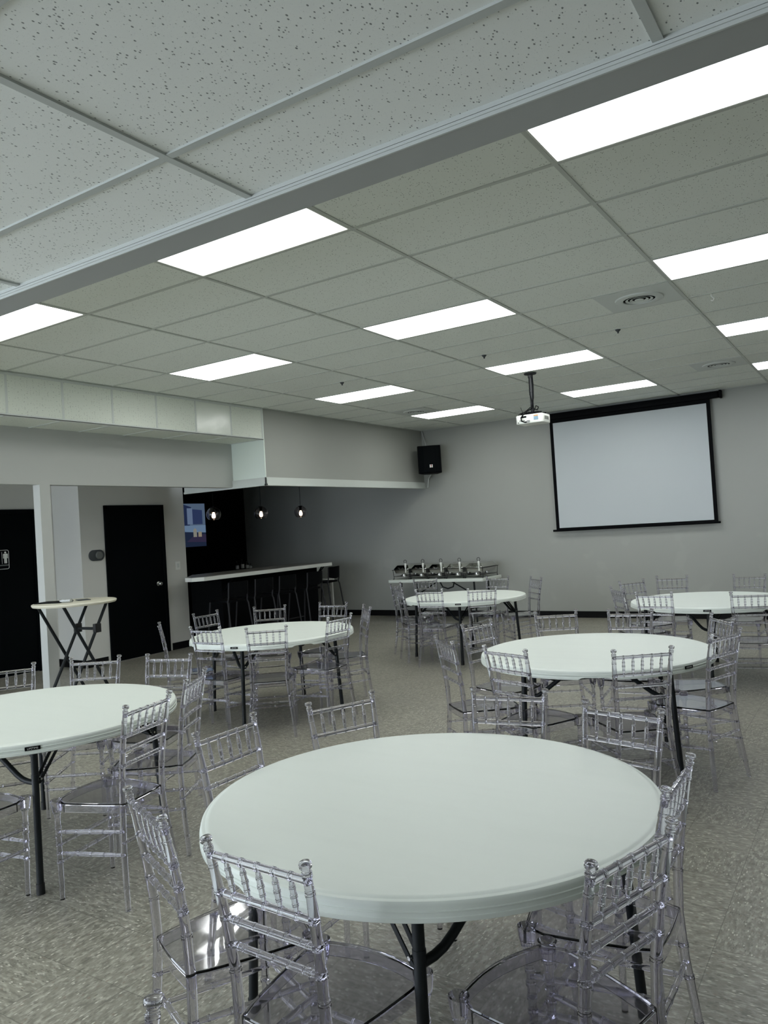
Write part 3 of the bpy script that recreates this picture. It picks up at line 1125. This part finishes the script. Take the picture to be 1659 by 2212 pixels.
for x in (-0.19, 0.19):
    frame_leg(x, -0.29, 0.31).build('leg', M['leg'], ck, SM)
for x in (-0.145, 0.145):
    frame_leg(x, 0.29, -0.31).build('leg', M['leg'], ck, SM)
MB().tube([(-0.20, 0.31, 0.017), (0.20, 0.31, 0.017)], 0.017, 12).build('foot_bar', M['rubber'], ck, SM)
MB().tube([(-0.20, -0.31, 0.017), (0.20, -0.31, 0.017)], 0.017, 12).build('foot_bar', M['rubber'], ck, SM)
yk = 0.29 - 0.60 * (1.075 - 0.80) / 1.055
MB().tube([(-0.145, yk, 0.80), (0.145, yk, 0.80)], 0.0145, 12).build('cross_bar', M['leg'], ck, SM)
for x in (-0.145, 0.145):
    MB().box(x - 0.02, x + 0.02, yk - 0.03, yk + 0.045, 0.76, 0.85).build('lock_sleeve', M['rubber'], ck, None, 0.004)
MB().box(-0.2, 0.2, -0.3, -0.26, 1.062, 1.083).box(-0.16, 0.16, 0.26, 0.30, 1.062, 1.083).build('hinge_rail', M['leg'], ck)
mf = MB().box(-0.15, 0.15, -0.11, 0.11, 0, 0.009).build('menu_folder', M['black'], None, None, 0.002)
mf.location = (-4.66, 1.69, 1.098)
mf.rotation_euler = (0, 0, R(20))
tag(mf, 'flat black folder lying on the left of the cocktail table top', 'folder')
mf2 = MB().box(-0.09, 0.09, -0.06, 0.06, 0, 0.006).build('card_sleeve', M['dark_grey'], None, None, 0.002)
mf2.location = (-4.52, 1.93, 1.098)
mf2.rotation_euler = (0, 0, R(-25))
tag(mf2, 'small dark card sleeve lying behind the clear box on the cocktail table', 'card')
nb = thing('clear_box', 'small clear box with white cards on the cocktail table', 'box', (-4.47, 1.70, 1.098), R(30))
MB().box(-0.055, 0.055, -0.03, 0.03, 0, 0.035).build('box_shell', M['clear'], nb, None, 0.003)
MB().box(-0.048, 0.048, -0.024, 0.024, 0.004, 0.027).build('card_stack', M['white_plastic'], nb)

# ------------------------------------------------------------------ left wall fittings
sg = thing('restroom_sign', 'black restroom sign with white pictogram of a man on the left door', 'sign', (-7.286, 2.70, 1.42))
sp = MB().prism([(y, z) for y, z in rrect(-0.12, 0.12, -0.005, 0.255, 0.025)], 0, 0.006)
sp.v = [(z, x, y) for x, y, z in sp.v]
sp.build('sign_plate', M['black'], sg)
rim = MB()
oo = rrect(-0.114, 0.114, 0.001, 0.249, 0.022)
rim.tube([(0.0065, y, z) for y, z in oo + [oo[0]]], 0.0028, 6)
rim.build('sign_border', M['white_plastic'], sg)
mn = MB()
mn.lathe([(0, 0), (0.013, 0), (0.013, 0.003), (0, 0.003)], 16).xf(Matrix.Translation((0.006, 0.068, 0.218)) @ Matrix.Rotation(R(90), 4, 'Y'))
def flat(pts):
    q = MB().prism(pts, 0, 0.003)
    q.v = [(z + 0.006, x, y) for x, y, z in q.v]
    mn.add(q.v, q.f)
flat([(0.036, 0.195), (0.045, 0.202), (0.091, 0.202), (0.10, 0.195), (0.10, 0.14), (0.09, 0.14), (0.09, 0.18), (0.046, 0.18), (0.046, 0.14), (0.036, 0.14)])
flat([(0.05, 0.181), (0.086, 0.181), (0.086, 0.075), (0.07, 0.075), (0.07, 0.13), (0.066, 0.13), (0.066, 0.075), (0.05, 0.075)])
mn.build('pictogram', M['white_plastic'], sg)
MB().box(0.006, 0.009, 0.018, 0.021, 0.07, 0.225).build('divider', M['white_plastic'], sg)
MB().box(0.006, 0.009, -0.09, 0.105, 0.042, 0.058).build('text_strip', M['mid_grey'], sg)

wd = thing('wall_dispenser', 'dark pill-shaped plate with round grey dial on the wall left of the door', 'dispenser', (-6.70, 3.735, 1.445))
q = MB().prism(rrect(-0.125, 0.125, 0, 0.15, 0.0745, 10), 0, 0.02)
q.v = [(z, x, y) for x, y, z in q.v]
q.build('wall_plate', M['dark_grey'], wd, R(40), 0.004)
MB().lathe([(0, 0), (0.056, 0), (0.056, 0.014), (0.048, 0.022), (0, 0.022)], 28).xf(Matrix.Translation((0.019, 0.03, 0.075)) @ Matrix.Rotation(R(90), 4, 'Y')).build('round_dial', M['mid_grey'], wd, SM)
ls = thing('light_switch', 'white light switch plate on the wall right of the black door', 'switch', (-6.70, 5.19, 1.21))
MB().box(0, 0.007, -0.045, 0.045, 0, 0.125).build('switch_plate', M['white_plastic'], ls, None, 0.002)
MB().box(0.006, 0.011, -0.02, 0.02, 0.03, 0.095).build('rocker', M['trim'], ls, None, 0.001)
ol = thing('wall_outlet', 'white outlet plate on the back wall beside the end bar stool', 'outlet', (-6.80, YB, 0.46))
MB().box(-0.04, 0.04, -0.007, 0, 0, 0.12).build('outlet_plate', M['trim'], ol, None, 0.002)
MB().box(-0.017, 0.017, -0.010, -0.006, 0.02, 0.05).box(-0.017, 0.017, -0.010, -0.006, 0.07, 0.10).build('socket', M['white_plastic'], ol, None, 0.001)

# ------------------------------------------------------------------ bar
bar = thing('bar_counter', 'black bar with white edged counter top along the dark nook', 'bar', (0, 0, 0))
MB().box(-6.66, -6.0, 5.40, 7.75, 0, 1.05).build('bar_front', M['black_wall'], bar)
pts = [(-6.0, 4.68), (-5.86, 4.68), (-5.74, 4.80), (-5.74, 7.86), (-6.62, 7.86), (-6.62, 5.40)]
MB().prism(pts, 1.052, 1.108).build('counter_edge', M['counter'], bar, None, 0.003)
ins = [(-6.0, 4.72), (-5.875, 4.72), (-5.78, 4.82), (-5.78, 7.83), (-6.6, 7.83), (-6.6, 5.42)]
MB().prism(ins, 1.108, 1.1095).build('counter_surface', M['counter_top'], bar)
for y in (5.45, 7.70):
    MB().tube([(-6.0, y, 0.86), (-5.80, y, 1.05)], 0.012, 8).build('counter_bracket', M['black'], bar)
MB().tube([(-6.0, 7.72, 0.88), (-5.95, 7.84, 1.05)], 0.012, 8).build('counter_bracket', M['black'], bar)


def make_stool(label):
    t = thing('bar_stool', label, 'stool', (0, 0, 0), 0, 'black bar stools')
    sm = M['black']
    MB().prism(rrect(-0.20, 0.20, -0.19, 0.19, 0.06), 0.735, 0.765).build('seat', sm, t, SM, 0.008)
    bk = MB()
    n = 8
    vs, fs = [], []
    for i in range(n + 1):
        u = -1 + 2 * i / n
        yb = -0.205 - 0.03 * (1 - u * u)
        low = 0.835 - 0.03 * (1 - u * u)
        vs += [(u * 0.185, yb, low), (u * 0.185, yb - 0.01, 1.02), (u * 0.185, yb - 0.022, 1.02), (u * 0.185, yb - 0.012, low)]
    for i in range(n):
        o = i * 4
        for a in range(4):
            fs.append((o + a, o + (a + 1) % 4, o + 4 + (a + 1) % 4, o + 4 + a))
    fs += [(0, 1, 2, 3), (n * 4, n * 4 + 3, n * 4 + 2, n * 4 + 1)]
    bk.add(vs, fs).build('backrest', sm, t, SM)
    for s in (-1, 1):
        MB().tube([(s * 0.24, -0.29, 0), (s * 0.205, -0.20, 0.70), (s * 0.195, -0.185, 0.745), (s * 0.19, -0.20, 0.80), (s * 0.188, -0.215, 1.015)], 0.0115, 10).build('back_leg', M['dark_steel'], t, SM)
        MB().tube([(s * 0.22, 0.24, 0), (s * 0.19, 0.165, 0.74)], 0.0115, 10).build('leg', M['dark_steel'], t, SM)
    MB().tube([(-0.212, 0.221, 0.27), (0.212, 0.221, 0.27)], 0.009, 8).build('foot_rest', M['dark_steel'], t, SM)
    return t


st0 = None
for (x, y, a, lab) in ((-5.50, 5.03, 180, 'black bar stool nearest the door end of the bar front'),
                       (-5.50, 5.58, 180, 'black bar stool second from the door end of the bar front'),
                       (-5.50, 6.12, 180, 'black bar stool third from the door end of the bar front'),
                       (-5.50, 6.80, 180, 'black bar stool fourth from the door, nearest the open end of the bar front'),
                       (-6.10, 8.10, 187, 'black bar stool outlined against the grey wall past the counter end')):
    if st0 is None:
        st0 = make_stool(lab)
        s = st0
    else:
        s = copy_tree(st0)
        s['label'] = lab
    s.location = (x - 0.02, y, 0)
    s.rotation_euler = (0, 0, R(a - 90))

wt = thing('work_table', 'low white work table behind the end of the bar', 'table', (-6.85, 8.62, 0))
MB().box(-0.35, 0.35, -0.3, 0.3, 0.70, 0.75).build('tabletop', M['counter'], wt, None, 0.004)
for sx in (-1, 1):
    for sy in (-1, 1):
        MB().box(sx * 0.31 - 0.02, sx * 0.31 + 0.02, sy * 0.26 - 0.02, sy * 0.26 + 0.02, 0, 0.70).build('leg', M['counter'], wt)
tag(box('storage_box', M['trim'], -7.1, -6.72, 8.5, 8.8, 0.752, 1.0, None, 0.006), 'pale box on the low white work table behind the bar', 'box')

# back bar with bottles, television on the black wall
bc = thing('back_counter', 'black low cabinet along the black wall behind the bar', 'cabinet', (-8.70, 7.6, 0))
MB().box(-0.29, 0.25, -1.9, 1.55, 0, 0.93).build('cabinet_body', M['black_wall'], bc)
MB().box(-0.29, 0.28, -1.92, 1.57, 0.93, 0.97).build('cabinet_top', M['black'], bc, None, 0.004)
for i, (y, h) in enumerate(((8.70, 0.19), (8.86, 0.22), (9.0, 0.17), (9.09, 0.12))):
    bt = thing('bottle', ['small clear bottle on the back cabinet, leftmost of the four', 'tall clear bottle on the back cabinet, second from left',
                          'clear bottle on the back cabinet, third from left', 'short clear jar on the back cabinet in the nook corner'][i], 'bottle', (-8.82, y, 0.97), 0, 'bottles on the back cabinet')
    r = 0.035
    MB().lathe([(0, 0), (r, 0), (r, h * 0.6), (r * 0.4, h * 0.78), (r * 0.36, h), (0, h)], 16).build('bottle_glass', M['clear'], bt, SM)
    MB().lathe([(r * 1.01, h * 0.15), (r * 1.03, h * 0.16), (r * 1.03, h * 0.5), (r * 1.01, h * 0.51)], 16).build('bottle_label', M['trim'], bt, SM)
fz = thing('bar_fridge', 'small black appliance on the floor beside the back cabinet corner', 'appliance', (-7.6, 8.75, 0))
MB().box(-0.35, 0.35, -0.3, 0.3, 0, 1.0).build('fridge_body', M['black'], fz, None, 0.01)
MB().tube([(0.2, -0.31, 0.9), (0.2, -0.325, 0.9), (0.2, -0.325, 0.75), (0.2, -0.31, 0.75)], 0.008, 8).build('fridge_handle', M['steel'], fz, SM)

tv = thing('television', 'lit wall television showing a blue waterfront picture in the bar nook', 'television', (-9.0, 7.28, 1.52))
MB().box(0.0, 0.05, -0.75, 0.75, -0.02, 0.87).build('tv_body', M['black'], tv, None, 0.006)
scr = MB().box(0.05, 0.052, -0.73, 0.715, 0.0, 0.85).build('tv_screen', emit('tv_deep_blue', rgb(34, 44, 66), 0.7), tv)
def pic(name, col, pts, lvl, st=0.9):
    q = MB().prism(pts, 0.0525 + lvl * 0.0006, 0.0530 + lvl * 0.0006)
    q.v = [(z, x, y) for x, y, z in q.v]
    q.build(name, emit(name + '_glow', col, st * 0.75), scr)
pic('picture_sky', rgb(100, 120, 146), [(-0.73, 0.42), (0.715, 0.42), (0.715, 0.85), (-0.73, 0.85)], 0, 0.7)
pic('picture_tower', rgb(40, 52, 84), [(-0.1, 0.42), (0.3, 0.42), (0.3, 0.62), (0.36, 0.78), (0.1, 0.85), (-0.1, 0.85)], 1, 0.8)
pic('picture_tower', rgb(52, 66, 104), [(0.38, 0.44), (0.64, 0.44), (0.64, 0.72), (0.38, 0.74)], 1, 0.8)
pic('picture_gap', rgb(120, 140, 172), [(0.24, 0.44), (0.38, 0.44), (0.38, 0.76), (0.24, 0.76)], 2, 0.7)
pic('picture_water', rgb(116, 142, 172), [(-0.73, 0.34), (0.715, 0.27), (0.715, 0.42), (-0.73, 0.42)], 2, 0.8)
pic('picture_deck', rgb(58, 52, 78), [(0.2, 0.1), (0.715, 0.08), (0.715, 0.24), (0.4, 0.22)], 2, 0.8)
pic('picture_bottle', rgb(150, 150, 140), [(0.38, 0.19), (0.47, 0.19), (0.47, 0.33), (0.44, 0.36), (0.41, 0.36), (0.38, 0.33)], 3, 0.8)
pic('picture_glass', rgb(160, 150, 130), [(0.51, 0.19), (0.60, 0.19), (0.60, 0.29), (0.51, 0.29)], 3, 0.8)

pd0 = None
for (y, lab) in ((4.92, 'smoked glass globe pendant nearest the television'), (5.93, 'smoked glass globe pendant, middle of three over the bar'),
                 (6.90, 'smoked glass globe pendant farthest from the television, over the bar end')):
    if pd0 is None:
        pd0 = thing('pendant_lamp', lab, 'pendant lamp', (-5.6, y, 3.0), 0, 'globe pendants over the bar')
        pr_ = []
        for i in range(2, 15):
            a = math.pi * i / 18
            pr_.append((0.105 * math.sin(a), -1.0 + 0.105 * math.cos(a)))
        inner = [(r - 0.003, z) for r, z in reversed(pr_)]
        MB().lathe(pr_ + inner, 36, closed=True).build('globe_shade', M['smoke'], pd0, R(60))
        MB().tube([(0, 0, 0), (0, 0, -0.9)], 0.0035, 8).build('cord', M['black'], pd0)
        MB().lathe([(0, -0.89), (0.036, -0.895), (0.036, -0.905), (0.02, -0.911), (0.02, -0.97), (0, -0.97)], 16).build('lamp_holder', M['black'], pd0, SM)
        MB().lathe([(0, -0.97), (0.012, -0.973), (0.024, -1.005), (0.028, -1.03), (0.02, -1.053), (0, -1.06)], 16).build('bulb', M['lamp_warm'], pd0, SM)
    else:
        p_ = copy_tree(pd0)
        p_.location = (-5.6, y, 3.0)
        p_['label'] = lab

# ------------------------------------------------------------------ buffet table and chafing dishes
bt = thing('buffet_table', 'white rectangular folding table against the back wall under the chafing dishes', 'table', (-3.95, 8.66, 0), 0)
for x0, x1 in ((-0.915, -0.003), (0.003, 0.915)):
    pts = rrect(x0, x1, -0.38, 0.38, 0.03)
    MB().prism(pts, 0.69, 0.737).build('tabletop', M['table'], bt, SM, 0.006)
for sx in (-1, 1):
    for y in (-0.27, 0.27):
        MB().tube([(sx * 0.70, y, 0.70), (sx * 0.72, y, 0.0)], 0.0145, 12).build('leg', M['leg'], bt, SM)
    MB().tube([(sx * 0.712, -0.27, 0.25), (sx * 0.712, 0.27, 0.25)], 0.011, 10).build('cross_bar', M['leg'], bt, SM)
    MB().tube([(sx * 0.71, 0.0, 0.33), (sx * 0.45, 0.0, 0.50), (sx * 0.10, 0.0, 0.69)], 0.011, 10).build('folding_brace', M['leg'], bt, SM)
    MB().tube([(sx * 0.71, 0.27, 0.33), (sx * 0.71, 0.0, 0.33), (sx * 0.71, -0.27, 0.33)], 0.011, 10).build('cross_bar', M['leg'], bt, SM)
MB().tube([(0.05, -0.25, 0.69), (0.10, -0.25, 0.60), (0.20, -0.25, 0.57), (0.30, -0.25, 0.60), (0.33, -0.25, 0.69)], 0.012, 10).build('carry_handle', M['leg'], bt, SM)


def make_chafer(label):
    t = thing('chafing_dish', label, 'chafing dish', (0, 0, 0), 0, 'chafing dishes in a row')
    w, d = 0.155, 0.29
    wi = MB()
    for y in (-d, d):
        s = 1 if y > 0 else -1
        wi.tube([(-w, y, 0.02), (-w - 0.005, y + s * 0.02, 0.004), (-w - 0.005, y - s * 0.02, 0.004), (-w - 0.01, y, 0.165), (w + 0.01, y, 0.165), (w + 0.005, y - s * 0.02, 0.004), (w + 0.005, y + s * 0.02, 0.004), (w, y, 0.02)], 0.005, 8)
    for x in (-w - 0.01, w + 0.01):
        wi.tube([(x, -d - 0.03, 0.165), (x, d + 0.03, 0.165)], 0.005, 8)
    for z in (0.05,):
        wi.tube([(-w, -d, z), (-w, d, z)], 0.004, 6)
        wi.tube([(w, -d, z), (w, d, z)], 0.004, 6)
    wi.box(-w, w, -0.19, -0.09, 0.045, 0.05).box(-w, w, 0.09, 0.19, 0.045, 0.05)
    wi.build('wire_stand', M['dark_steel'], t, SM)
    pan = MB()
    outer_t, outer_b = rrect(-w, w, -d, d, 0.03), rrect(-w + 0.02, w - 0.02, -d + 0.02, d - 0.02, 0.03)
    n = len(outer_t)
    vs = [(x, y, 0.17) for x, y in outer_t] + [(x, y, 0.105) for x, y in outer_b]
    pan.add(vs, [tuple(range(n)), tuple(reversed(range(n, 2 * n)))] + [(i, (i + 1) % n, n + (i + 1) % n, n + i) for i in range(n)])
    pan.build('water_pan', M['steel'], t, SM)
    lt, lb = rrect(-w + 0.035, w - 0.035, -d + 0.05, d - 0.05, 0.03), rrect(-w - 0.004, w + 0.004, -d - 0.004, d + 0.004, 0.03)
    vs = [(x, y, 0.245) for x, y in lt] + [(x, y, 0.185) for x, y in lb] + [(x, y, 0.172) for x, y in lb]
    lid = MB().add(vs, [tuple(range(n)), tuple(reversed(range(2 * n, 3 * n)))] + [(a * n + i, a * n + (i + 1) % n, (a + 1) * n + (i + 1) % n, (a + 1) * n + i) for a in (0, 1) for i in range(n)])
    ld = lid.build('dish_lid', M['chrome'], t, SM, 0.004)
    MB().tube([(-0.04, -d - 0.002, 0.20), (-0.04, -d - 0.03, 0.205), (0.04, -d - 0.03, 0.205), (0.04, -d - 0.002, 0.20)], 0.005, 8).build('lid_handle', M['chrome'], ld, SM)
    # tall lid post with ring at the front right corner
    pst = MB().lathe([(0, 0.10), (0.012, 0.10), (0.014, 0.14), (0.011, 0.18), (0.018, 0.20), (0.018, 0.25), (0.008, 0.265), (0, 0.266)], 14, (0.115, -d - 0.03, 0.02)).build('lid_post', M['white_plastic'], t, SM)
    ring = [(0.115 + 0.028 * math.cos(2 * math.pi * i / 20), -d - 0.03, 0.312 + 0.028 * math.sin(2 * math.pi * i / 20)) for i in range(21)]
    MB().tube(ring, 0.004, 8).build('ring', M['dark_steel'], pst, SM)
    for y in (-0.14, 0.14):
        MB().lathe([(0, 0.05), (0.042, 0.05), (0.044, 0.056), (0.042, 0.062), (0.042, 0.088), (0.045, 0.092), (0.03, 0.094), (0.02, 0.10), (0, 0.10)], 20, (0.045, y - 0.12 if y < 0 else y, 0)).build('fuel_can', M['steel'], t, SM)
    return t


cf0 = None
places = ['leftmost', 'second from left', 'middle', 'second from right', 'rightmost']
for i in range(5):
    lab = 'steel chafing dish with wire stand on the buffet table, %s of five' % places[i]
    if cf0 is None:
        cf0 = make_chafer(lab)
        c = cf0
    else:
        c = copy_tree(cf0)
        c['label'] = lab
    c.location = (-4.66 + i * 0.352, 8.70, 0.737)
